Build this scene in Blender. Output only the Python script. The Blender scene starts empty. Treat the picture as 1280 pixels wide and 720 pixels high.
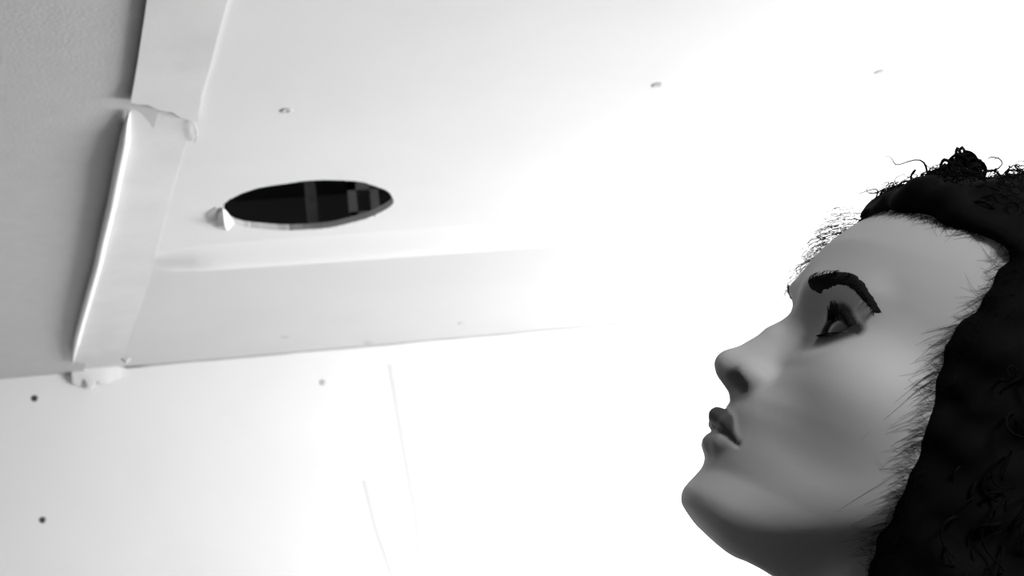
import bpy, bmesh, math, random
import numpy as np
from mathutils import Vector, Matrix
random.seed(4); rng = np.random.default_rng(7)
SC = bpy.context.scene; COL = SC.collection

# ------------------------------------------------------------------ camera
FPX = 1600.0
CAM = np.array([0.0, 0.0, 1.53])
YAW, PITCH, ROLL = [math.radians(a) for a in (11.3, 12.0, 7.0)]
fw = np.array([math.sin(YAW)*math.cos(PITCH), math.cos(YAW)*math.cos(PITCH), math.sin(PITCH)])
rt0 = np.array([math.cos(YAW), -math.sin(YAW), 0.0]); up0 = np.cross(rt0, fw)
RT = math.cos(ROLL)*rt0 - math.sin(ROLL)*up0
UP = math.sin(ROLL)*rt0 + math.cos(ROLL)*up0
cd = bpy.data.cameras.new('camera'); cd.sensor_width = 36; cd.lens = FPX*36/1280
cd.clip_start = 0.02; cd.dof.use_dof = True; cd.dof.focus_distance = .63; cd.dof.aperture_fstop = 20
cam = bpy.data.objects.new('camera', cd); COL.objects.link(cam)
M = Matrix(((RT[0], UP[0], -fw[0], CAM[0]), (RT[1], UP[1], -fw[1], CAM[1]), (RT[2], UP[2], -fw[2], CAM[2]), (0, 0, 0, 1)))
cam.matrix_world = M; SC.camera = cam

# ------------------------------------------------------------------ light
w = bpy.data.worlds.new('world'); SC.world = w; w.use_nodes = True
w.node_tree.nodes['Background'].inputs[0].default_value = (1, 1, 1, 1)
w.node_tree.nodes['Background'].inputs[1].default_value = 1.0
def area(name, loc, direction, sx, sy, power):
    l = bpy.data.lights.new(name, 'AREA'); l.shape = 'RECTANGLE'; l.size = sx; l.size_y = sy; l.energy = power
    o = bpy.data.objects.new(name, l); COL.objects.link(o); o.location = loc
    o.rotation_euler = Vector(direction).to_track_quat('-Z', 'Z').to_euler(); return o
area('window_daylight', (3.215, 2.15, 1.15), (-1, 0.0, 0), 1.88, 1.18, 182)      # daylight coming through the window of the right wall
area('face_fill_light', (0.68, -0.42, 2.14), (0.0, 0.0, -1), .35, .35, 11)           # added unseen fill light above and behind the camera, brightens the face
SC.view_settings.view_transform = 'Standard'; SC.view_settings.look = 'None'
SC.view_settings.gamma = 1; SC.view_settings.use_curve_mapping = False
SC.view_settings.exposure = 0.82

# ------------------------------------------------------------------ helpers
def ray(px, py):
    return fw + RT*(px-640)/FPX + UP*(360-py)/FPX
def on_z(px, py, z):                       # point of a level plane seen at a spot of the photograph
    d = ray(px, py); return CAM + d*(z-CAM[2])/d[2]
def on_y(px, py, y):
    d = ray(px, py); return CAM + d*(y-CAM[1])/d[1]
def grey(name, v, rough=0.8, bump=0.0, bscale=60, var=0.0, vscale=4, spec=0.3):
    m = bpy.data.materials.new(name); m.use_nodes = True; nt = m.node_tree; b = nt.nodes['Principled BSDF']
    b.inputs['Base Color'].default_value = (v, v, v, 1); b.inputs['Roughness'].default_value = rough
    b.inputs['Specular IOR Level'].default_value = spec
    tc = nt.nodes.new('ShaderNodeTexCoord')
    if var:
        n = nt.nodes.new('ShaderNodeTexNoise'); n.inputs['Scale'].default_value = vscale; n.inputs['Detail'].default_value = 5
        nt.links.new(tc.outputs['Object'], n.inputs['Vector'])
        r = nt.nodes.new('ShaderNodeMapRange'); r.inputs['From Min'].default_value = .3; r.inputs['From Max'].default_value = .7
        r.inputs['To Min'].default_value = v*(1-var); r.inputs['To Max'].default_value = v*(1+var)
        nt.links.new(n.outputs['Fac'], r.inputs['Value']); nt.links.new(r.outputs[0], b.inputs['Base Color'])
    if bump:
        n = nt.nodes.new('ShaderNodeTexNoise'); n.inputs['Scale'].default_value = bscale; n.inputs['Detail'].default_value = 4
        nt.links.new(tc.outputs['Object'], n.inputs['Vector'])
        bp = nt.nodes.new('ShaderNodeBump'); bp.inputs['Strength'].default_value = bump; bp.inputs['Distance'].default_value = 0.004
        nt.links.new(n.outputs['Fac'], bp.inputs['Height']); nt.links.new(bp.outputs[0], b.inputs['Normal'])
    return m
MT = dict(
    wall=grey('white_wall_paint', .93, .75, .12, 40, .015),
    dark_wall=grey('dark_wall_paint', .12, .8, .1, 40),
    ridge=grey('ridge_plaster', .84, .8, .08, 50),
    gap_shade=grey('shadow_gap_grey', .50, .9, .2, 80), joint=grey('joint_filler', .78, .9, .2, 60),
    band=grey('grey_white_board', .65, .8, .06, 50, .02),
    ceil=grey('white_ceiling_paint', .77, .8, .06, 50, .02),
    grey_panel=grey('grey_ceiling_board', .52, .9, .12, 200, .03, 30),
    strip=grey('strip_plaster', .62, .7, .2, 30, .05, 9),
    rim=grey('strip_white_edge', .92, .45),
    floor=grey('floor_boards', .08, .6, .1, 20, .15),
    screw=grey('screw_metal', .07, .5), faint=grey('painted_screw', .55, .8), dimple=grey('filled_dimple', .62, .8),
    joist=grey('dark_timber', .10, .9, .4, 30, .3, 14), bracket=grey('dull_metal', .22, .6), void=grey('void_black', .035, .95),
    paper=grey('torn_paper', .85, .9, .3, 90), frame=grey('window_paint', .85, .4),
    hair=grey('black_hair', .003, .8, spec=.06), brow=grey('brow_hair', .012, .8, spec=.1), lash=grey('lash_hair', .006, .7, spec=.1),
    cloth=grey('black_knit', .03, .9, .4, 200), shoe=grey('dark_leather', .03, .4), cornea=grey('eye_white', .08, .15, spec=.5),
    iris=grey('dark_iris', .006, .15, spec=.2))
def tag(o, label=None, cat=None, group=None, kind=None):
    for k, v in (('label', label), ('category', cat), ('group', group), ('kind', kind)):
        if v: o[k] = v
    return o
def link(name, verts, faces, mat, parent=None, smooth=False):
    me = bpy.data.meshes.new(name); me.from_pydata([tuple(v) for v in verts], [], [tuple(f) for f in faces]); me.validate(); me.update()
    if mat: me.materials.append(mat)
    if smooth: me.shade_smooth()
    o = bpy.data.objects.new(name, me); COL.objects.link(o)
    if parent: o.parent = parent; o.matrix_parent_inverse = Matrix.Translation(-parent.location)
    return o
def fix_normals(o):
    bm = bmesh.new(); bm.from_mesh(o.data); bmesh.ops.recalc_face_normals(bm, faces=bm.faces); bm.to_mesh(o.data); bm.free(); return o
class MB:
    def __init__(s): s.v = []; s.f = []
    def box(s, a, b):
        n = len(s.v); (x0, y0, z0), (x1, y1, z1) = a, b
        s.v += [(x0,y0,z0),(x1,y0,z0),(x1,y1,z0),(x0,y1,z0),(x0,y0,z1),(x1,y0,z1),(x1,y1,z1),(x0,y1,z1)]
        s.f += [tuple(n+i for i in q) for q in ((0,3,2,1),(4,5,6,7),(0,1,5,4),(1,2,6,5),(2,3,7,6),(3,0,4,7))]; return s
    def tube(s, pts, rad, k=5):
        pts = np.asarray(pts, float); m = len(pts); rad = np.broadcast_to(rad, (m,))
        t = np.gradient(pts, axis=0); t /= np.linalg.norm(t, axis=1)[:, None]+1e-9
        u = np.cross(t[0], [.3, .5, .8]); u /= np.linalg.norm(u); n = len(s.v)
        for i in range(m):
            u = u-t[i]*(u@t[i]); u /= np.linalg.norm(u)+1e-9; v = np.cross(t[i], u)
            for j in range(k):
                a = 2*math.pi*j/k; s.v.append(tuple(pts[i]+rad[i]*(math.cos(a)*u+math.sin(a)*v)))
        for i in range(m-1):
            for j in range(k):
                a = n+i*k+j; b = n+i*k+(j+1) % k; s.f.append((a, b, b+k, a+k))
        s.f.append(tuple(n+j for j in range(k))[::-1]); s.f.append(tuple(n+(m-1)*k+j for j in range(k))); return s
    def build(s, name, mat, parent=None, smooth=False): return link(name, s.v, s.f, mat, parent, smooth)
def sheet(rows, thick, name, mat, parent, off=(0, 0, 1)):      # a slab from a grid of points, thickened along off
    R = len(rows); C = len(rows[0]); off = np.array(off)*thick
    top = [tuple(p) for r in rows for p in r]; bot = [tuple(np.array(p)+off) for r in rows for p in r]; n = R*C; f = []
    for i in range(R-1):
        for j in range(C-1):
            a = i*C+j; f.append((a, a+1, a+C+1, a+C)); f.append((n+a, n+a+C, n+a+C+1, n+a+1))
    for i in range(R-1):
        for a, b in ((i*C, (i+1)*C), (i*C+C-1, (i+1)*C+C-1)): f.append((a, b, n+b, n+a))
    for j in range(C-1):
        for a, b in ((j, j+1), ((R-1)*C+j, (R-1)*C+j+1)): f.append((a, b, n+b, n+a))
    o = fix_normals(link(name, top+bot, f, mat, parent, True)); o.data.set_sharp_from_angle(angle=math.radians(38)); return o

# ------------------------------------------------------------------ room
H = 2.20; DROP = 0.03; HW = H-DROP
XL, XR, YB = -2.4, 3.2, -2.2
YC = float(on_z(330, 322, H)[1])                       # where the ceiling starts to slope down
YW = float(on_z(300, 446, HW)[1])                      # far wall
XS = min(float(on_z(190, 145, H)[0]), float(on_z(112, 445, HW)[0]))-.3                       # joint between the two ceiling boards
print('YC', YC, 'YW', YW, 'XS', XS, [on_z(x, y, H)[:2].round(2) for x, y in ((700, 292), (190, 330), (975, 262))], on_z(980, 383, HW).round(2), on_z(5, 468, HW).round(2))
T = .012
holeL, holeR = on_z(278, 270, H), on_z(491, 247, H)
HC = (holeL+holeR)/2; HR = float(np.linalg.norm(holeL-holeR)/2)
# right ceiling board with the cut hole
N = 120; ring = []; outer = []
for i in range(N):
    a = 2*math.pi*i/N
    r = HR*(1+.012*math.sin(5*a+1)+.008*math.sin(11*a)+rng.normal(0, .004))
    ring.append((HC[0]+r*math.cos(a), HC[1]+r*math.sin(a)))
x0, x1, y0, y1 = XS, XR, YB, YC
for i in range(N):
    a = 2*math.pi*i/N; c, s = math.cos(a), math.sin(a)
    t = min([(x1-HC[0])/c if c > 1e-6 else 1e9, (x0-HC[0])/c if c < -1e-6 else 1e9, (y1-HC[1])/s if s > 1e-6 else 1e9, (y0-HC[1])/s if s < -1e-6 else 1e9])
    outer.append([HC[0]+t*c, HC[1]+t*s])
for cx, cy in ((x0, y0), (x0, y1), (x1, y0), (x1, y1)):   # snap to corners
    j = min(range(N), key=lambda i: (outer[i][0]-cx)**2+(outer[i][1]-cy)**2); outer[j] = [cx, cy]
V = []; F = []
for z in (H, H+T):
    V += [(x, y, z) for x, y in ring]+[(x, y, z) for x, y in outer]
for i in range(N):
    j = (i+1) % N
    F += [(i, j, N+j, N+i), (2*N+i, 3*N+i, 3*N+j, 2*N+j), (i, 2*N+i, 2*N+j, j), (N+i, N+j, 3*N+j, 3*N+i)]
ceiling = fix_normals(link('ceiling', V, F, MT['ceil'])); ceiling.data.materials.append(grey('gypsum_core', .38, .9, .5, 120))
for p_ in ceiling.data.polygons:
    if abs(p_.normal.z) < .5 and (Vector((HC[0], HC[1], H))-p_.center).length < HR*1.2: p_.material_index = 1; tag(ceiling, kind='structure')
# left grey board (follows the same slope near the wall)
_a, _b = on_z(212, 90, H), on_z(112, 445, H-.04)
def XSL(y): return float(_a[0]+(_b[0]-_a[0])*(y-_a[1])/(_b[1]-_a[1]))
ys = [YB, YC-.5, YC-.25, YC, YC+.3*(YW-YC), YC+.6*(YW-YC), YW]
def zc(y, soft=True):
    if y <= YC: return H
    return H-DROP*(y-YC)/(YW-YC)
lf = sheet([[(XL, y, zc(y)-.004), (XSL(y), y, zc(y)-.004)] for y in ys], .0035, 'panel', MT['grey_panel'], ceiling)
tag(lf, 'grey ceiling board left of the strip')
rows = []
for k in range(50):
    x = XS+(XR-XS)*k/49; row = []
    for j in range(30):
        y = YC+(YW-YC)*(j/29)**1.6
        row.append((x, y, zc(y)))
    rows.append(row)
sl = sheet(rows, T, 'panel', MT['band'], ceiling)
tag(sl, 'slightly greyer sloping ceiling board along the far wall')
lf.data.shade_flat()
rows = []
for k in range(70):
    xr0 = float(on_z(186, 328, H)[0]); u_ = (k/69)**1.5; x = xr0+(XR-xr0)*u_; row = []; wd = 1+.5*u_; hgt = .016*min(1, .05+(x-xr0)/.12)
    for j in range(21):
        t = -1+j/10; y = YC-.02+.16*t*wd; g = math.exp(-(t/.42)**2 if t < .15 else -((t-.06)/.30)**2)
        row.append((x, y, zc(y)+.0012-hgt*g*(1+.12*math.sin(x*6))))
    rows.append(row)
tag(sheet(rows, .001, 'trim_1', MT['ridge'], None), kind='structure')
# walls, floor
def wallbox(name, a, b, m): return tag(MB().box(a, b).build(name, m), kind='structure')
wall_far = wallbox('wall_far', (XL, YW, 0), (XR, YW+.1, HW+T), MT['wall'])
wallbox('wall_left', (XL-.1, YB, 0), (XL, YW+.1, H+T), MT['dark_wall'])
wallbox('wall_back', (XL-.1, YB-.1, 0), (XR+.1, YB, H+T), MT['dark_wall'])
wallbox('floor', (XL-.1, YB-.1, -.1), (XR+.1, YW+.1, 0), MT['floor'])
WY0, WY1, WZ0, WZ1 = 1.2, 3.1, .55, 1.75
b = MB()
b.box((XR, YB, 0), (XR+.1, WY0, H+T)).box((XR, WY1, 0), (XR+.1, YW+.1, H+T)).box((XR, WY0, 0), (XR+.1, WY1, WZ0)).box((XR, WY0, WZ1), (XR+.1, WY1, H+T))
tag(b.build('wall_right', MT['wall']), kind='structure')
b = MB()
b.box((XR+.03, WY0, WZ0+.05), (XR+.07, WY0+.05, WZ1-.05)).box((XR+.03, WY1-.05, WZ0+.05), (XR+.07, WY1, WZ1-.05)).box((XR+.03, WY0, WZ0), (XR+.07, WY1, WZ0+.05)).box((XR+.03, WY0, WZ1-.05), (XR+.07, WY1, WZ1)).box((XR+.03, 2.12, WZ0+.05), (XR+.07, 2.18, WZ1-.05))
tag(b.build('window_1', MT['frame']), kind='structure')
# faint filled joints on the far wall
jr = []
for name, pts, wd in (('joint_ridge', ((487, 455), (495, 500), (505, 560), (520, 640), (528, 725)), .012), ('joint_ridge', ((455, 600), (470, 660), (492, 725)), .010)):
    b = []
    for p in pts:
        q = on_y(*p, YW); b.append([(q[0]+wd*s, YW+.0004-.0008*(1-s*s), q[2]) for s in (-1, -.5, 0, .5, 1)])
    sheet(b, .002, name, MT['joint'], wall_far, (0, 1, 0))

cx0 = float(on_z(152, 452, HW)[0])
tag(MB().tube([(cx0+(XR-cx0)*k/60, YW-.001, HW-.001) for k in range(61)], [.0035+.0012*math.sin(k*1.7)*math.sin(k*.6) for k in range(61)], 6).build('trim_3', MT['gap_shade'], None, True), kind='structure')  # thin grey bead added to draw the shadow gap where wall meets ceiling
# screws and dimples: (px, py, surface, radius m, material)
def dome(name, c, n, r, mat, parent):
    n = Vector(n); q = n.to_track_quat('Z', 'Y'); V = []; F = []; K = 14
    prof = ((1, 0), (.9, .08), (.6, .12), (.35, .12), (.25, .06), (0.001, .05))
    for rr, hh in prof:
        for i in range(K):
            a = 2*math.pi*i/K; V.append(tuple(Vector(c)+q @ Vector((rr*r*math.cos(a)*(1+.08*math.sin(3*a)), rr*r*math.sin(a), hh*r))))
    for k in range(len(prof)-1):
        for i in range(K): j = (i+1) % K; F.append((k*K+i, k*K+j, (k+1)*K+j, (k+1)*K+i))
    return link(name, V, F, mat, parent, True)
for px, py, r, mt in ((43, 498, .0088, 'screw'), (53, 650, .0085, 'screw'), (403, 478, .0085, 'faint')):
    q = on_y(px, py, YW); dome('screw', (q[0], YW, q[2]), (0, -1, 0), r, MT[mt], wall_far)
for px, py, r, mt, par in ((117, 153, .0095, 'screw', lf), (24, 340, .008, 'faint', lf), (358, 138, .010, 'faint', ceiling), (822, 106, .010, 'faint', ceiling), (1100, 90, .010, 'faint', ceiling)):
    q = on_z(px, py, H); dome('screw', (q[0], q[1], H-(.002 if par is lf else 0)), (0, 0, -1), r, MT[mt], par)
def on_slope(px, py):
    z = HW+.02
    for _ in range(8): q = on_z(px, py, z); z = zc(q[1])
    return q
for px, py, r, mt, par in ((55, 441, .011, 'screw', lf), (357, 421, .013, 'faint', sl), (578, 404, .013, 'dimple', sl), (462, 428, .015, 'faint', sl)):
    q = on_slope(px, py); dome('screw', (q[0], q[1], q[2]-(.002 if par is lf else 0)), (0, -.05, -1), r, MT[mt], par)

# ------------------------------------------------------------------ roof void above the hole
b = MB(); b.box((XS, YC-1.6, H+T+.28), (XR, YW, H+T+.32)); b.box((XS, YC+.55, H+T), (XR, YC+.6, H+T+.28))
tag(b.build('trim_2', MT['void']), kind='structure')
def void_pt(px, y):
    d = ray(px, 250); return CAM+d*(y-CAM[1])/d[1]
yj = HC[1]+HR+.10
xa = void_pt(383, yj)[0]; xb = void_pt(396, yj)[0]
tag(MB().box((xa, yj, H+T+.004), (xb, yj+.04, H+T+.28)).build('hanger_post', MT['joist']), 'dark upright timber seen inside the round ceiling hole', 'timber')
xa, xb = void_pt(436, yj-.03)[0], void_pt(474, yj-.03)[0]
z0 = H+T+.003; yk = yj-.03; wq = (xb-xa)
b = MB(); b.box((xa, yk, z0), (xa+wq*.27, yk+.03, z0+.11)).box((xb-wq*.27, yk, z0), (xb, yk+.03, z0+.11)).box((xa, yk, z0), (xb, yk+.03, z0+.035)).box((xa, yk, z0+.08), (xb, yk+.03, z0+.11))
tag(b.build('square_bracket', MT['bracket']), 'grey square metal bracket in the right end of the ceiling hole', 'bracket')
xa, xb = void_pt(290, yj+.3)[0], void_pt(330, yj+.3)[0]
tag(MB().box((XS+.02, yj+.14, H+T+.003), (void_pt(345, yj)[0], yj+.18, H+T+.07)).build('ceiling_batten', MT['joist']), 'low dark batten inside the left part of the ceiling hole', 'timber')
# torn paper at the left end of the hole
tp = tag(bpy.data.objects.new('torn_plaster', None), 'torn white plaster flap at the left end of the ceiling hole', 'plaster')
COL.objects.link(tp); tp.location = tuple(holeL)
b = MB(); base = holeL
def flake(parent, name, pxs, dz, lift, mat):
    pts = [on_z(x, y, H-dz) for x, y in pxs]; c = sum(pts)/len(pts); c[2] -= lift; V = [tuple(p) for p in pts]+[tuple(c)]+[(p[0], p[1], H-.0005) for p in pts]+[(c[0], c[1], H-.0005)]; n = len(pts); F = []
    for i in range(n): j = (i+1) % n; F += [(i, j, n), (n+1+j, n+1+i, 2*n+1), (i, n+1+i, n+1+j, j)]
    return fix_normals(link(name, V, F, mat, parent))
flake(tp, 'flap', ((272, 268), (279, 262), (286, 270), (292, 280), (284, 289), (272, 284)), .004, .010, MT['paper'])
flake(tp, 'flap', ((258, 268), (270, 259), (276, 264), (270, 276), (260, 279)), .001, .001, MT['faint'])
for k in range(16):
    a = random.uniform(.3, 1.5)
    p = np.array([HC[0]+HR*math.cos(a), HC[1]+HR*math.sin(a), H]); l = random.uniform(.003, .007)
    b.tube([p, p+np.array([-math.cos(a)*l*.5, -math.sin(a)*l*.5, -l*.4]), p+np.array([-math.cos(a+.5)*l, -math.sin(a+.5)*l, -l])], .0012, 4)
o = b.build('paper_fibre', MT['paper'], tp); o['kind'] = 'stuff'

# ------------------------------------------------------------------ peeling cover strip
st = tag(bpy.data.objects.new('cover_strip', None), 'white plaster cover strip peeling along its left edge across the ceiling to the wall', 'strip')
COL.objects.link(st); st.location = (XS, YC, H)
def lerp(tab, y):
    ks = [t[0] for t in tab]; return [float(np.interp(y, ks, [t[i] for t in tab])) for i in range(1, len(tab[0]))]
# photograph row -> left edge, right edge, drop of the left edge below the ceiling
LOW = [(132, 163, 243, .001), (150, 160, 238, .006), (180, 157, 229, .016), (220, 150, 219, .026), (260, 142, 208, .026), (300, 132, 197, .026), (335, 124, 190, .026), (380, 111, 174, .026), (420, 99, 159, .022), (440, 94, 152, .016), (452, 92, 150, .010)]
rows = []
C = 13
for y in np.concatenate([np.arange(132, 450, 8), [452]]):
    xl, xr, d = lerp(LOW, y); row = []
    yl = y+2; yr = y+ (10 if y < 200 else 6)
    A = on_z(xl, yl, H-d) if y < 300 else on_slope(xl, yl)-np.array([0, 0, d])
    if y >= 300:   # project the lowered edge onto its own ray
        q = on_slope(xl, yl); z = q[2]-d
        for _ in range(6): q = on_z(xl, yl, z); z = zc(q[1])-d
        A = q
    B = on_slope(xr, yr)-np.array([0, 0, .003])
    for j in range(C):
        s = j/(C-1); p = A*(1-s)+B*s; base_z = zc(p[1])
        dd = d*.26; p[2] = base_z-.001-(.003+dd)*(1-s)
        row.append(p)
    rows.append(row)
sheet(rows, .003, 'lower_strip', MT['strip'], st)
b = MB(); edge = [r[0] for r in rows]
edge = np.array(edge); edge[:, 0] -= .002; ker = np.linspace(0, 1, len(edge))
edge[:, 2] -= .004; b.tube(edge, .0075*np.clip(np.minimum(ker*6, (1-ker)*10)+.2, 0, 1), 10).build('rolled_edge', MT['rim'], st, True)['label'] = 'bright white rolled left edge'
# upper strip, overlapping the lower one
UPR = [(-40, 200, 296), (0, 184, 283), (40, 178, 272), (80, 172, 262), (120, 165, 250), (138, 161, 244), (152, 200, 241)]
rows = []
for y in (-700, -400, -200, -100, -40, -20, 0, 20, 40, 60, 80, 100, 115, 128):
    if y < -40: xl, xr = 200-(y+40)*.40, 296-(y+40)*.52
    else: xl, xr = lerp(UPR, y)
    A = on_z(xl, y, H-.012); B = on_z(xr, y+4, H-.004); row = []
    for j in range(9):
        s = j/8; p = A*(1-s)+B*s
        if y == 128: p = on_z(xl+(xr-xl)*s, 128+26*s**1.3+1.5*math.sin(j*2.2), H-.013+.006*s)
        else: p[2] = H-.011+.006*s
        row.append(p)
    rows.append(row)
sheet(rows, .003, 'upper_strip', MT['strip'], st)
# end flap folded down onto the wall
fl = []
for k, zz in enumerate((0, .010, .020, .028)):
    row = []
    for j in range(9):
        s = j/8; q = on_y(90+60*s, 458-2*s, YW); rag = (.0 if k < 3 else .008*math.sin(j*2.3)+(.016 if j in (3, 5) else 0))
        top = HW+.001; row.append((q[0], YW-.016+.010*(k/3)-.004*math.sin(s*3), top-zz*1.25-rag))
    fl.append(row)
sheet(fl, .004, 'end_flap', MT['rim'], st, (0, 1, 0))
b = MB()
q = on_z(242, 140, H-.004)
b.tube([on_z(241, 152, H-.004), on_z(245, 160, H-.008), on_z(246, 170, H-.005), on_z(244, 178, H-.003)], .0010, 5)
q1 = on_slope(152, 448); b.tube([q1-np.array([0, 0, .002]), q1+np.array([.012, -.01, -.014]), q1+np.array([.022, -.004, -.004])], .003, 5)
o = b.build('torn_fibre', MT['faint'], st); o['kind'] = 'stuff'

# ------------------------------------------------------------------ implicit surfaces
def nets(fn, lo, hi, h):
    ax = [np.arange(lo[i], hi[i]+h, h, dtype=np.float32) for i in range(3)]
    X, Y, Z = np.meshgrid(*ax, indexing='ij', sparse=True)
    V = fn(X, Y, Z).astype(np.float32); S = V < 0
    c = np.zeros(tuple(n-1 for n in V.shape), np.int8)
    offs = [(i, j, k) for i in (0, 1) for j in (0, 1) for k in (0, 1)]
    n0, n1, n2 = c.shape
    for i, j, k in offs: c += S[i:n0+i, j:n1+j, k:n2+k]
    act = (c > 0) & (c < 8); idx = -np.ones(c.shape, np.int64); I = np.argwhere(act); idx[act] = np.arange(len(I))
    P = np.zeros((len(I), 3)); W = np.zeros(len(I))
    for a in offs:
        for d in range(3):
            if a[d]: continue
            bb = list(a); bb[d] = 1
            va = V[I[:, 0]+a[0], I[:, 1]+a[1], I[:, 2]+a[2]]; vb = V[I[:, 0]+bb[0], I[:, 1]+bb[1], I[:, 2]+bb[2]]
            m = (va < 0) != (vb < 0); t = np.where(m, va/np.where(m, va-vb, 1), 0)
            p = np.array(a, float)[None].repeat(len(I), 0); p[:, d] = t; P += p*m[:, None]; W += m
    P = (P/W[:, None]+I)*h+np.array(lo)
    Q = []
    for d in range(3):
        e1, e2 = (d+1) % 3, (d+2) % 3
        s0 = [slice(None)]*3; s1 = [slice(None)]*3; s0[d] = slice(0, -1); s1[d] = slice(1, None)
        A = S[tuple(s0)]; B = S[tuple(s1)]; ch = np.argwhere(A != B)
        ch = ch[(ch[:, e1] > 0) & (ch[:, e2] > 0) & (ch[:, e1] < V.shape[e1]-1) & (ch[:, e2] < V.shape[e2]-1)]
        g = []
        for o1, o2 in ((-1, -1), (0, -1), (0, 0), (-1, 0)):
            q = ch.copy(); q[:, e1] += o1; q[:, e2] += o2; g.append(idx[q[:, 0], q[:, 1], q[:, 2]])
        g = np.stack(g, 1); inside = A[ch[:, 0], ch[:, 1], ch[:, 2]]
        g[~inside] = g[~inside][:, ::-1]; Q.append(g)
    return P, np.concatenate(Q)
def mesh_np(name, P, Q, mat, parent):
    me = bpy.data.meshes.new(name); me.vertices.add(len(P)); me.vertices.foreach_set('co', P.astype(np.float32).ravel())
    me.loops.add(Q.size); me.loops.foreach_set('vertex_index', Q.astype(np.int32).ravel())
    me.polygons.add(len(Q)); me.polygons.foreach_set('loop_start', np.arange(0, Q.size, 4, dtype=np.int32)); me.update(calc_edges=True); me.validate()
    me.materials.append(mat); me.shade_smooth(); o = bpy.data.objects.new(name, me); COL.objects.link(o); o.parent = parent; return o
def smin(a, b, k):
    h = np.maximum(k-np.abs(a-b), 0)/k; return np.minimum(a, b)-h*h*k*.25
def smax(a, b, k): return -smin(-a, -b, k)
def ell(X, Y, Z, c, r):
    k0 = np.sqrt(((X-c[0])/r[0])**2+((Y-c[1])/r[1])**2+((Z-c[2])/r[2])**2)
    k1 = np.sqrt(((X-c[0])/r[0]**2)**2+((Y-c[1])/r[1]**2)**2+((Z-c[2])/r[2]**2)**2)
    return k0*(k0-1)/(k1+1e-6)
def cone(X, Y, Z, a, b, ra, rb):
    a = np.array(a, float); b = np.array(b, float); d = b-a; L = d@d
    t = np.clip(((X-a[0])*d[0]+(Y-a[1])*d[1]+(Z-a[2])*d[2])/L, 0, 1)
    return np.sqrt((X-a[0]-t*d[0])**2+(Y-a[1]-t*d[1])**2+(Z-a[2]-t*d[2])**2)-(ra+(rb-ra)*t)
def curve(tab, z, q=4):
    zs = np.array([t[0] for t in tab], float); vs = np.array([t[1] for t in tab], float)
    fine = np.arange(zs[0], zs[-1]+1, 1.0); v = np.interp(fine, zs, vs)
    k = np.exp(-np.linspace(-2, 2, 2*q+1)**2); k /= k.sum(); v = np.convolve(np.pad(v, q, 'edge'), k, 'valid')
    return np.interp(z, fine, v)

# ------------------------------------------------------------------ head, millimetres: X her right, Y forward, Z up, origin at nasion height above the ear canals
PROF = [(-140, 20), (-126, 30), (-120, 52), (-116, 75), (-111, 92), (-106, 101), (-100, 101.5), (-92, 98.5), (-86, 97), (-80, 98.5), (-74, 99.5), (-66, 100), (-58, 101), (-50, 100), (-42, 96), (-30, 92), (-15, 91.5), (-4, 93.5), (4, 97), (12, 99), (22, 98.5), (35, 95), (50, 86), (62, 75), (75, 58), (90, 30)]
WID = [(-140, 24), (-125, 32), (-116, 38), (-106, 43.5), (-92, 49.5), (-75, 55), (-55, 60.5), (-35, 64.5), (-20, 65), (-3, 64), (12, 64.5), (25, 66), (45, 67), (65, 62), (90, 40)]
YBK = [(-140, 30), (-116, 34), (-100, 26), (-80, 14), (-50, 4), (-10, 0), (90, 0)]
EYE = (29.5, 72.8, -7.5); ER = 12.0
def almond(x, z):      # eye opening, x measured from the eye centre outwards, z up
    up_ = 6.8*(1-np.clip(np.abs((x+1)/13.0), 0, 1.2)**2.0)+.06*x
    lo_ = -4.6*(1-np.clip(np.abs((x-1)/13.0), 0, 1.2)**2.2)+.06*x
    return np.maximum(z-up_, lo_-z)
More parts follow.
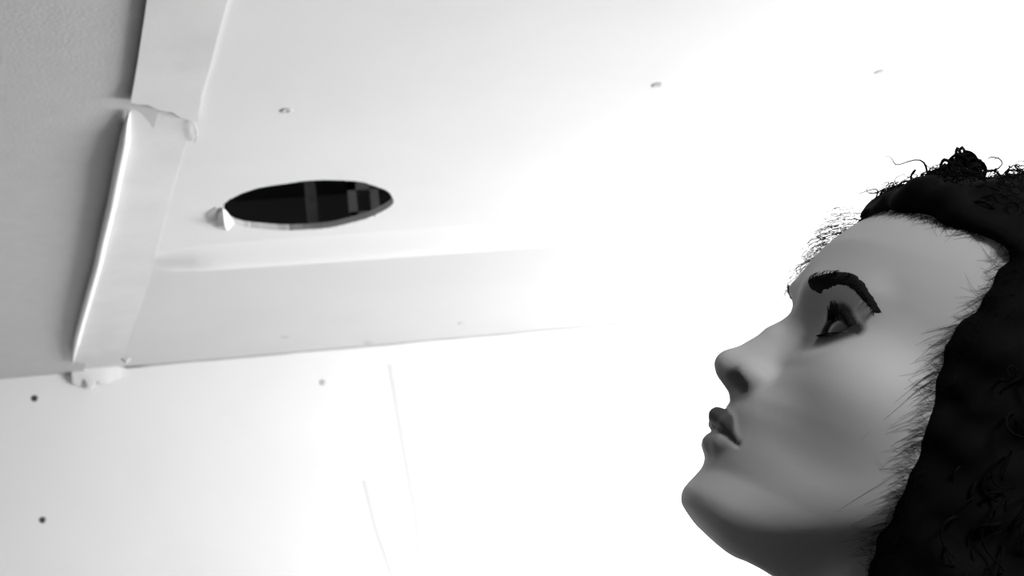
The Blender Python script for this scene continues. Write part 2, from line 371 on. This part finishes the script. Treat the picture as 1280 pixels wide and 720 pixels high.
def head(X, Y, Z):
    A = np.abs(X)
    p = curve(PROF, Z); w_ = curve(WID, Z, 14); yb = curve(YBK, Z, 14)
    n = 2.25
    yy = Y-yb; ry = np.where(yy > 0, p-yb, 60.0); k = ((A/w_)**n+(np.abs(yy)/ry)**n)**(1/n)+1e-6
    d = np.sqrt(A*A+yy*yy)*(1-1/k)
    d = smax(d, (-121.5+.64*np.clip(86-Y, 0, 80)-Z)*.84, 28)
    d = smax(d, -(Z+122), 10)
    d = np.maximum(d, Z-70)
    d = smin(d, ell(X, Y, Z, (0, -2, 24), (71.5, 93, 83)), 14)
    d = smin(d, cone(X, Y, Z, (0, 64, -99.5), (0, 14, -92), 11, 28), 22)                # under the chin
    d = smin(d, cone(X, Y, Z, (0, -10, -58), (0, -66, -168), 48, 50), 20)               # neck
    d = smin(d, cone(A, Y, Z, (14, 91, 8), (38, 77, 9), 5, 4), 14)                 # brow ridge
    d = smin(d, ell(A, Y, Z, (41, 60, -31), (17, 20, 17)), 26)                         # cheek bone
    d = smax(d, -ell(A, Y, Z, (29, 93, -6), (17, 10.5, 12)), 9)                        # eye socket
    d = smax(d, -ell(A, Y, Z, (15, 95, -8), (6, 9, 12)), 9)
    r = np.sqrt((A-EYE[0])**2+(Y-EYE[1])**2+(Z-EYE[2])**2)
    lid = r-(ER+1.5); d = smin(d, lid, 6)
    ap = almond(A-EYE[0], Z-EYE[2]); ap = np.maximum(ap, -(Y-EYE[1]-2)); d = smax(d, -np.maximum(ap, -(r-ER+.6)), 1.2)
    d = np.where(r < ER-.7, np.maximum(d, (ER-2)-r), d)
    # nose
    ns = cone(X, Y, Z, (0, 90, -4), (0, 98, -18), 5.0, 5.2)
    ns = smin(ns, cone(X, Y, Z, (0, 97.5, -18), (0, 106.5, -37), 5.0, 6.4), 3)
    ns = smin(ns, ell(X, Y, Z, (0, 109.5, -40), (7.6, 7.6, 6.8)), 5)
    ns = smin(ns, cone(X, Y, Z, (0, 86, -12), (0, 98, -38), 7.5, 11.0), 7)
    ns = smin(ns, ell(A, Y, Z, (11.8, 98.5, -41.5), (6.0, 9.5, 6.5)), 5)
    ns = smin(ns, cone(X, Y, Z, (0, 110, -44.5), (0, 101, -49), 3.0, 3.4), 3)
    d = smin(d, ns, 6)
    no = ell(A, Y, Z+.12*(Y-105), (9.0, 105.2, -46.6), (6.0, 7.8, 4.4)); d = smax(d, -no, 1.5)
    # lips
    up_ = smin(cone(A, Y, Z, (21.0, 91, -72), (10, 99.6, -66.3), 1.4, 3.3), cone(A, Y, Z, (10, 99.6, -66.3), (0, 103.6, -63.2), 3.3, 4.2), 3)
    lo_ = smin(cone(A, Y, Z, (19.5, 91.5, -73.5), (10, 97, -74.5), 1.8, 4.6), cone(A, Y, Z, (10, 97, -74.5), (0, 99, -75), 4.6, 5.2), 3)
    d = smin(d, up_, 3.5); d = smin(d, lo_, 3.5)
    ml = np.minimum(cone(A, Y, Z, (22.5, 93, -73), (11, 101.5, -69.8), .5, 1.1), cone(A, Y, Z, (11, 101.5, -69.8), (0, 107.5, -69.8), 1.2, 2.0)); d = smax(d, -ml, 2.2)
    d = smin(d, ell(A, Y, Z, (71, -4, -16), (5, 13, 27)), 4)                           # ears, under the hair
    return d
# placement of the head in camera space
ez = -np.array([(985-640)/FPX, (360-470)/FPX, -1.0]); ez /= np.linalg.norm(ez)          # from the head to the lens
th = math.radians(28.0); ef = np.array([-math.cos(th), math.sin(th), 0]); ef -= ez*(ef@ez); ef /= np.linalg.norm(ef); eu = np.cross(ef, ez); eu /= np.linalg.norm(eu)
Ln = -.23*ef+.19*eu+.95*ez; Ln /= np.linalg.norm(Ln)
Fv = ef-Ln*(ef@Ln); Fv /= np.linalg.norm(Fv)
Xv = -Ln; Uv = np.cross(Xv, Fv)
CW = np.stack([RT, UP, -fw], 1)                        # camera axes -> world
RH = CW @ np.stack([Xv, Fv, Uv], 1)                    # head axes -> world
DEP = 0.60
gl = CAM+ray(1003, 352)*DEP
HO = gl-RH @ np.array([0, 99, 12])*.001                # head origin in world
def h2w(P): return np.asarray(P) @ RH.T*.001+HO
def w2h(P): return (np.asarray(P)-HO) @ RH*1000
print('head origin', HO.round(3), 'axes', RH.round(2))
footx, footy = HO[0]+.02, HO[1]-.02
neckb = h2w([0, -66, -168]); print('neck base', neckb.round(3), 'world fwd', RH[:, 1].round(2))
person = tag(bpy.data.objects.new('person', None), 'person with black curly hair, head tilted back, looking up at the ceiling hole', 'person')
COL.objects.link(person)
person.location = (neckb[0], neckb[1], 0)
PI_ = Matrix.Translation(-person.location)
def adopt(o): o.matrix_parent_inverse = PI_; return o
P, Q = nets(head, (-84, -100, -185), (84, 124, 112), 1.25)
# skin colour: painted lips with mouth shade on the upper, eye make-up, painted nostril shade
PX, PY, PZ = np.abs(P[:, 0]), P[:, 1], P[:, 2]
def sstep(a, b, x): t = np.clip((x-a)/(b-a), 0, 1); return t*t*(3-2*t)
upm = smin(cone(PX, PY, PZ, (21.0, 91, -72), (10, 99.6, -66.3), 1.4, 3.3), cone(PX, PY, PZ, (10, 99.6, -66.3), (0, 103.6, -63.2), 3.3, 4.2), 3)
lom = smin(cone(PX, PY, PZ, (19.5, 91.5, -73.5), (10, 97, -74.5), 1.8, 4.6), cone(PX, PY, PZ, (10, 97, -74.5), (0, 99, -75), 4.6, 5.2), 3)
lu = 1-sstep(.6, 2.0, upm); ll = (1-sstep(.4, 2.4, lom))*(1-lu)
ap = almond(PX-EYE[0], PZ-EYE[2]); r_ = np.sqrt((PX-EYE[0])**2+(PY-EYE[1])**2+(PZ-EYE[2])**2)
make = (1-sstep(3.5, 9.5, ap))*(1-sstep(16, 19, r_))*np.where(PZ > EYE[2]-1, 1, .65)
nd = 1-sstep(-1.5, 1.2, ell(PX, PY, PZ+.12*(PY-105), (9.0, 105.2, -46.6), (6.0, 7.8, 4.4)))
make = np.clip(make*1.5, 0, 1)
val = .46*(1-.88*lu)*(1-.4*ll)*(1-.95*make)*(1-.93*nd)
body_mat = bpy.data.materials.new('skin'); body_mat.use_nodes = True; nt = body_mat.node_tree; bs = nt.nodes['Principled BSDF']
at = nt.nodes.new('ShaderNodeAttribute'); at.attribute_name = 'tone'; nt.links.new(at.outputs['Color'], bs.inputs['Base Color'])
bs.inputs['Roughness'].default_value = .55; bs.inputs['Specular IOR Level'].default_value = .3
nn = nt.nodes.new('ShaderNodeTexNoise'); nn.inputs['Scale'].default_value = 900; bp = nt.nodes.new('ShaderNodeBump'); bp.inputs['Strength'].default_value = .05; bp.inputs['Distance'].default_value = .0006
tc = nt.nodes.new('ShaderNodeTexCoord'); nt.links.new(tc.outputs['Object'], nn.inputs['Vector']); nt.links.new(nn.outputs['Fac'], bp.inputs['Height']); nt.links.new(bp.outputs[0], bs.inputs['Normal'])

# figure below the neck (world axes, metres)
fy = np.array([RH[0, 1], RH[1, 1], 0]); fy /= np.linalg.norm(fy); rx = np.cross(fy, [0, 0, 1])   # forward, her right
nb = np.array([neckb[0], neckb[1], neckb[2]])
def W(r, f, z): return np.array([nb[0], nb[1], 0])+rx*r+fy*f+np.array([0, 0, z])
zs = nb[2]
JT = []
def seg(a, b, ra, rb, k=.03): JT.append((a, b, ra, rb, k))
seg(nb+np.array([0, 0, .03]), W(0, -.01, zs-.08), .050, .065, .05)
seg(W(-.13, -.01, zs-.06), W(.13, -.01, zs-.06), .048, .048, .06)
seg(W(0, .01, zs-.10), W(0, .01, zs-.32), .115, .105, .08); seg(W(-.05, .02, zs-.14), W(.05, .02, zs-.14), .10, .10, .06)
seg(W(-.06, .075, zs-.20), W(.06, .075, zs-.20), .055, .055, .05)
seg(W(0, .0, zs-.32), W(0, 0, zs-.52), .105, .125, .08); seg(W(-.06, 0, zs-.56), W(.06, 0, zs-.56), .105, .105, .06)
legs = []
for s in (-1, 1):
    seg(W(.085*s, 0, zs-.60), W(.09*s, .01, .50), .085, .055, .04); seg(W(.09*s, .01, .50), W(.09*s, -.03, .10), .054, .038, .03)
    seg(W(.155*s, -.01, zs-.07), W(.22*s, -.03, zs-.34), .046, .038, .03); seg(W(.22*s, -.03, zs-.34), W(.235*s, .04, zs-.57), .037, .027, .02)
def figure(X, Y, Z, grow=0.0):
    d = None
    for a, b, ra, rb, k in JT:
        q = cone(X, Y, Z, a, b, ra, rb); d = q if d is None else smin(d, q, k)
    return d-grow
lo = nb-np.array([.36, .36, 0]); hi = nb+np.array([.36, .36, .04]); lo[2] = .08
Pb, Qb = nets(lambda X, Y, Z: figure(X, Y, Z), lo, hi, .012)
# hands, each with a palm, four fingers and a thumb
HP = []; HQ = []; nofs = 0
for s in (-1, 1):
    wr = W(.235*s, .04, zs-.57)
    def hand(X, Y, Z):
        pr = lambda r, f, z: wr+rx*r*s+fy*f+np.array([0, 0, z])
        d = cone(X, Y, Z, pr(0, 0, .02), pr(0, .004, -.03), .026, .020)
        for f_ in (-.024, -.008, .008, .024): d = smin(d, cone(X, Y, Z, pr(0, .002, -.02), pr(0, f_, -.085), .014, .010), .012)
        for f_, L_ in ((-.027, .055), (-.009, .070), (.009, .078), (.027, .068)):
            d = smin(d, cone(X, Y, Z, pr(0, f_, -.085), pr(-.006, f_*1.05, -.085-L_*.55), .0088, .0080), .004)
            d = smin(d, cone(X, Y, Z, pr(-.006, f_*1.05, -.085-L_*.55), pr(-.018, f_*1.05, -.085-L_), .0080, .0066), .003)
        d = smin(d, cone(X, Y, Z, pr(-.004, .018, -.03), pr(-.012, .046, -.065), .013, .0105), .008)
        return smin(d, cone(X, Y, Z, pr(-.012, .046, -.065), pr(-.016, .052, -.095), .0105, .008), .003)
    p_, q_ = nets(hand, wr-np.array([.09, .09, .19]), wr+np.array([.09, .09, .035]), .003)
    HP.append(p_); HQ.append(q_)
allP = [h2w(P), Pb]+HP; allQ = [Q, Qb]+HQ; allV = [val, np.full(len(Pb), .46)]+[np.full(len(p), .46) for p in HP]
n = 0; QQ = []
for p, q in zip(allP, allQ): QQ.append(q+n); n += len(p)
body = adopt(mesh_np('body', np.concatenate(allP), np.concatenate(QQ), body_mat, person))
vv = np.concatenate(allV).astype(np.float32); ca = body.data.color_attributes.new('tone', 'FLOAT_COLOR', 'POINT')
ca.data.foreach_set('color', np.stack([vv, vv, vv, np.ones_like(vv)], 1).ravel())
# clothes
Pc, Qc = nets(lambda X, Y, Z: np.maximum(figure(X, Y, Z, .007), np.maximum(Z-(zs-.015), .88-Z)), lo-.02, hi, .011)
adopt(mesh_np('jumper', Pc, Qc, MT['cloth'], person))
def trousers(X, Y, Z):
    d = None
    for s in (-1, 1):
        q = smin(cone(X, Y, Z, W(.085*s, 0, zs-.58), W(.09*s, .01, .50), .10, .075), cone(X, Y, Z, W(.09*s, .01, .50), W(.09*s, -.02, .07), .073, .062), .04)
        d = q if d is None else smin(d, q, .03)
    d = smin(d, cone(X, Y, Z, W(-.05, 0, zs-.56), W(.05, 0, zs-.56), .118, .118), .04); return np.maximum(d, np.maximum(Z-.90, .045-Z))
Pt, Qt = nets(trousers, (nb[0]-.3, nb[1]-.3, .03), (nb[0]+.3, nb[1]+.3, .93), .013)
adopt(mesh_np('trousers', Pt, Qt, MT['shoe'], person))
for s in (-1, 1):
    def shoe(X, Y, Z):
        d = cone(X, Y, Z, W(.09*s, -.05, .045), W(.10*s, .14, .033), .042, .036); d = smin(d, cone(X, Y, Z, W(.09*s, -.035, .05), W(.09*s, -.03, .10), .04, .042), .03)
        return np.maximum(d, .0015-Z)
    c_ = W(.09*s, .04, .05); p_, q_ = nets(shoe, c_-np.array([.18, .18, .06]), c_+np.array([.18, .18, .11]), .007); adopt(mesh_np('shoe', p_, q_, MT['shoe'], person))

# eyes
def ball(name, c, r, mat, parent, k=40, cut=None):
    V = []; F = []
    for i in range(k+1):
        for j in range(k):
            t = math.pi*i/k*(cut or 1); a = 2*math.pi*j/k; V.append((r*math.sin(t)*math.cos(a), r*math.cos(t), r*math.sin(t)*math.sin(a)))
    for i in range(k):
        for j in range(k): F.append((i*k+j, i*k+(j+1) % k, (i+1)*k+(j+1) % k, (i+1)*k+j))
    return V, F
gaze = math.radians(10)
for s in (-1, 1):
    V, F = ball('', None, ER-.3, None, None); V = np.array(V); c = np.array([EYE[0]*s, EYE[1], EYE[2]])
    eo = adopt(link('eye', h2w(V+c), F, MT['cornea'], person, True))
    V, F = ball('', None, ER+.15, None, None, 24, .30); V = np.array(V); g = gaze
    Rg = np.array([[1, 0, 0], [0, math.cos(g), -math.sin(g)], [0, math.sin(g), math.cos(g)]]); V = V @ Rg.T; gy = math.radians(26); V = V @ np.array([[math.cos(gy), -math.sin(gy), 0], [math.sin(gy), math.cos(gy), 0], [0, 0, 1]]).T
    io = link('iris', h2w(V+c), F, MT['iris'], eo, True); io.matrix_parent_inverse = PI_
# surface finder on the face
def surf(x, z, rng_=(60, 125)):
    ys_ = np.arange(rng_[0], rng_[1], .5)
    v = head(np.full_like(ys_, x), ys_, np.full_like(ys_, z)); i = np.where(v < 0)[0]
    return ys_[i[-1]]+.25 if len(i) else rng_[0]
# eyebrows: a dense low pad plus short hairs
for s in (-1, 1):
    path = [(15, 8.0, 1.6), (19.5, 9.2, 3.0), (25.5, 11.4, 3.5), (31, 13.4, 3.4), (36.5, 13.6, 3.1), (41.5, 11.4, 2.6), (45.5, 8.0, 1.9), (48.5, 3.6, .9)]
    xs = np.linspace(0, 7, 36); PP = np.array([[np.interp(t, range(8), [q[i] for q in path]) for i in range(3)] for t in xs])
    rows = []
    for i, (x, z, hw) in enumerate(PP):
        dx, dz = PP[min(i+1, 35)][:2]-PP[max(i-1, 0)][:2]; L_ = math.hypot(dx, dz); nx, nz = -dz/L_, dx/L_; row = []
        for j in range(7):
            t = -1+j/3; X_ = x+nx*hw*t; Z_ = z+nz*hw*t; y_ = surf(X_, Z_)+.9*math.sqrt(max(0, 1-t*t))*min(1, i/3+.2, (35-i)/3+.2)-.1; row.append((X_*s, y_, Z_))
        rows.append(row)
    V = np.array([p for r in rows for p in r]); F = [(i*7+j, i*7+j+1, (i+1)*7+j+1, (i+1)*7+j) for i in range(35) for j in range(6)]
    mb = MB(); mb.v = [tuple(p) for p in h2w(V)]; mb.f = F
    for k in range(170):
        t = random.uniform(0, 6.8); x, z, hw = [np.interp(t, range(8), [q[i] for q in path]) for i in range(3)]; u = random.uniform(-.8, .8)
        X_ = x; Z_ = z+hw*u; y_ = surf(X_, Z_); ex = random.uniform(2.5, 4.5); sl_ = np.interp(t, (0, 3, 5, 7), (.9, .2, -.4, -1))
        mb.tube(h2w([(X_*s, y_, Z_), ((X_+ex*.6)*s, y_+.9, Z_+sl_*ex*.6), ((X_+ex)*s, y_+.2, Z_+sl_*ex)]), [.0002, .0002, .00005], 3)
    adopt(mb.build('eyebrow', MT['brow'], person, True))
    mb = MB()
    for k in range(90):
        x = -13+26.5*k/89; upz = 6.8*max(0, 1-abs((x+1)/13.0)**2.0)+.06*x
        yy = math.sqrt(max(1, (ER+1.4)**2-x*x-upz*upz)); b0 = np.array([EYE[0]+x, EYE[1]+yy, EYE[2]+upz]); ln = 4.5+2.5*(x+13)/26+random.uniform(-1, 1)
        dr = np.array([.35*x/13+random.uniform(-.12, .12), .85, .25]); dr /= np.linalg.norm(dr)
        p = [b0, b0+dr*ln*.5+np.array([0, 0, .0]), b0+dr*ln*.9+np.array([0, 0, ln*.35])]; p = [(q[0]*s, q[1], q[2]) for q in p]
        mb.tube(h2w(p), [.0003, .00025, .00006], 3)
    for k in range(40):
        x = -10+22*k/39; lz = -4.6*max(0, 1-abs((x-1)/13.0)**2.2)+.06*x; yy = math.sqrt(max(1, (ER+1.4)**2-x*x-lz*lz)); b0 = np.array([EYE[0]+x, EYE[1]+yy, EYE[2]+lz])
        dr = np.array([.3*x/13, .8, -.5]); p = [b0, b0+dr*3.2]; mb.tube(h2w([(q[0]*s, q[1], q[2]) for q in p]), [.00035, .0001], 3)
    adopt(mb.build('eyelashes', MT['lash'], person, True))

# ------------------------------------------------------------------ hair
def hairline(X, Y, Z):      # negative where hair grows (mm, head frame)
    A = np.abs(X)
    front = np.interp(A, (0, 20, 40, 55, 75), (50, 51, 50, 34, 10))      # height of the hairline over the brow
    return A, front
def cap(X, Y, Z):
    A = np.abs(X)
    d = ell(X, Y, Z, (0, -9, 27), (86, 102, 87))
    d = smin(d, ell(A, Y, Z, (48, -22, -40), (38, 62, 70)), 25)
    d = smin(d, ell(A, Y, Z, (52, -30, -120), (36, 55, 70)), 25)
    d = smin(d, ell(X, Y, Z, (0, -75, -70), (80, 50, 120)), 25)
    d = smin(d, ell(X, Y, Z, (0, 68, 66), (52, 17, 15)), 10)
    d = d+3.0*np.sin(X*.11+Z*.07)*np.sin(Y*.12+1)*np.sin(Z*.10-X*.05)+1.8*np.sin(X*.23+1+Y*.1)*np.sin(Z*.27+Y*.21)
    # face opening
    yh = np.interp(Z, (-140, -105, -60, -20, 10, 30, 60), (12, 20, 33, 44, 46, 42, 40))+.8*np.sin(Z*.21)+.8*np.sin(Z*.47+1)
    zh = 57-.10*np.maximum(A-20, 0)+1.5*np.sin(X*.3)
    d = smax(d, -np.maximum(yh-Y, Z-zh), 6)
    d = smax(d, -ell(X, Y, Z, (0, 78, -125), (40, 60, 60)), 8)
    return d
Ph, Qh = nets(cap, (-100, -135, -200), (100, 92, 130), 3.0)
hair = adopt(mesh_np('hair', h2w(Ph), Qh, MT['hair'], person))
# curls grown over the cap
me = hair.data; nrm = np.zeros(len(me.vertices)*3, np.float32); me.vertices.foreach_get('normal', nrm); nrm = (nrm.reshape(-1, 3) @ RH)
mb = MB()
def curl(p, nv, L_, rad, turns, tr, out=.5, droop=.5, k=4):
    m = int(8*turns)+4; t = np.linspace(0, 1, m); down = np.array([0, -.57, -.82])
    ax = nv*out+down*droop+rng.normal(0, .35, 3); ax /= np.linalg.norm(ax)
    u = np.cross(ax, rng.normal(0, 1, 3)); u /= np.linalg.norm(u); v = np.cross(ax, u); ph = rng.uniform(0, 6.28)
    bend = down*L_*.35
    pts = p[None]+ax[None]*L_*t[:, None]+bend[None]*(t**2)[:, None]+(rad*np.minimum(1, t*3+.2)*(1-.3*t))[:, None]*(np.cos(2*np.pi*turns*t+ph)[:, None]*u+np.sin(2*np.pi*turns*t+ph)[:, None]*v)
    yb_ = np.interp(pts[:, 2], (-140, -105, -60, -20, 10, 30, 60), (12, 20, 33, 44, 46, 42, 40))
    if k == 4 and ((pts[:, 1] > yb_+2) & (pts[:, 2] < 60)).any(): return
    mb.tube(h2w(pts), .001*tr*np.clip(1.15-t, .15, 1), k)
okr = head(Ph[:, 0], Ph[:, 1], Ph[:, 2]) > 3
edge_ = okr & (Ph[:, 0] < 0) & (np.abs(Ph[:, 1]-np.interp(Ph[:, 2], (-140, -105, -60, -20, 10, 30, 60), (12, 20, 33, 44, 46, 42, 40))) < 8) & (Ph[:, 2] < 60)
ids = rng.choice(np.where(okr & ((Ph[:, 1] < 25) | (Ph[:, 2] > 62)))[0], 1400, replace=False)
for i in ids:
    curl(Ph[i]-nrm[i]*3, nrm[i], rng.uniform(18, 42), rng.uniform(3, 6), rng.uniform(1.2, 2.6), rng.uniform(.5, 1.1), .35, .6)
near = np.where(okr & (Ph[:, 1] > 0) & (Ph[:, 2] > 72))[0]
ei = np.where(edge_)[0]
for i in rng.choice(ei, min(520, len(ei)), replace=False):
    curl(Ph[i]-nrm[i]*2, np.array([-.25, .9, 0]), rng.uniform(5, 15), rng.uniform(1.5, 3.5), rng.uniform(.7, 1.6), rng.uniform(.08, .2), 1.0, .5, 3)
for i in rng.choice(near, 420, replace=False):
    curl(Ph[i]-nrm[i]*3, nrm[i], rng.uniform(8, 17), rng.uniform(2.5, 4.5), rng.uniform(1, 2), rng.uniform(.3, .7), .6, -.1, 3)
def loop(c, r, n, tr, sp):            # a ball of coiled locks
    c = np.array(c, float)
    for _ in range(n):
        u = rng.normal(0, 1, 3); u /= np.linalg.norm(u); v = np.cross(u, rng.normal(0, 1, 3)); v /= np.linalg.norm(v); t = np.linspace(0, 2*np.pi*rng.uniform(.8, 1.6), 22)
        o_ = rng.normal(0, sp, 3); rr = r*rng.uniform(.6, 1)
        mb.tube(h2w(c+o_+rr*(np.cos(t)[:, None]*u+np.sin(t)[:, None]*v)+np.linspace(0, 3, 22)[:, None]*np.cross(u, v)), .001*tr, 4)
loop((-8, 57, 96), 5.5, 60, .8, 2.6)
loop((-10, 60, 86), 7.0, 70, .9, 3.5)
loop((-20, 24, 118), 8, 60, .9, 3)
# fine short hairs that soften the hairline at the temple, the cheek and the brow
def skin_hair(path, r):
    mb.tube(h2w(path), [r, r, r*.8, r*.3], 3)
ZB = (-140, -105, -60, -20, 10, 30, 60); YBv = (12, 20, 33, 44, 46, 42, 40)
xs_ = np.arange(30, 84, .75)
for n_ in range(650):
    z_ = rng.uniform(-125, 58); y_ = float(np.interp(z_, ZB, YBv))-rng.uniform(0, 7); L_ = abs(rng.normal(0, 4.5))+3; dz_ = rng.normal(-.9, .6); pth = []; bd = rng.normal(0, .5)
    for q in (0, .33, .67, 1):
        Y_ = y_+L_*q; Z_ = z_+dz_*L_*q+bd*L_*q*q; v_ = head(xs_, np.full_like(xs_, Y_), np.full_like(xs_, Z_)); i_ = np.where(v_ < 0)[0]
        if not len(i_): break
        pth.append((-(xs_[i_[-1]]+.6+1.2*(1-q)), Y_, Z_))
    if len(pth) == 4: skin_hair(pth, .00008)
for n_ in range(500):
    x_ = rng.uniform(-58, 30); z_ = 57-.10*max(abs(x_)-20, 0)+1; L_ = abs(rng.normal(0, 3))+1.5; dx_ = rng.normal(0, .6); pth = []
    for q in (0, .33, .67, 1):
        X_ = x_+dx_*L_*q; Z_ = z_-L_*q; ys2 = np.arange(0, 110, .75); v_ = head(np.full_like(ys2, X_), ys2, np.full_like(ys2, Z_)); i_ = np.where(v_ < 0)[0]
        if not len(i_): break
        pth.append((X_, ys2[i_[-1]]+.6+1.2*(1-q), Z_))
    if len(pth) == 4: skin_hair(pth, .00008)
# loose baby hair over the far side of the forehead
for k in range(60):
    x0_ = rng.uniform(8, 34); P0 = np.array([x0_, 72+rng.uniform(-4, 4), 58]); P1 = np.array([x0_+4, 99-.006*x0_*x0_+rng.uniform(0, 3), rng.uniform(2, 56)])
    m = 30; t = np.linspace(0, 1, m)[:, None]; ph = rng.uniform(0, 6.28); rr = rng.uniform(1.5, 3.6); tn = rng.uniform(3, 6)
    pts = P0*(1-t)+P1*t+np.array([0, 9, 9])*(4*t*(1-t))*rng.uniform(.25, .8)+rr*np.concatenate([np.cos(t*tn*6.28+ph), np.sin(t*tn*6.28+ph), np.cos(t*tn*6.28+ph+1)], 1)
    mb.tube(h2w(pts), .00011, 3)
curls = adopt(mb.build('curls', MT['hair'], person, True)); curls['kind'] = 'stuff'
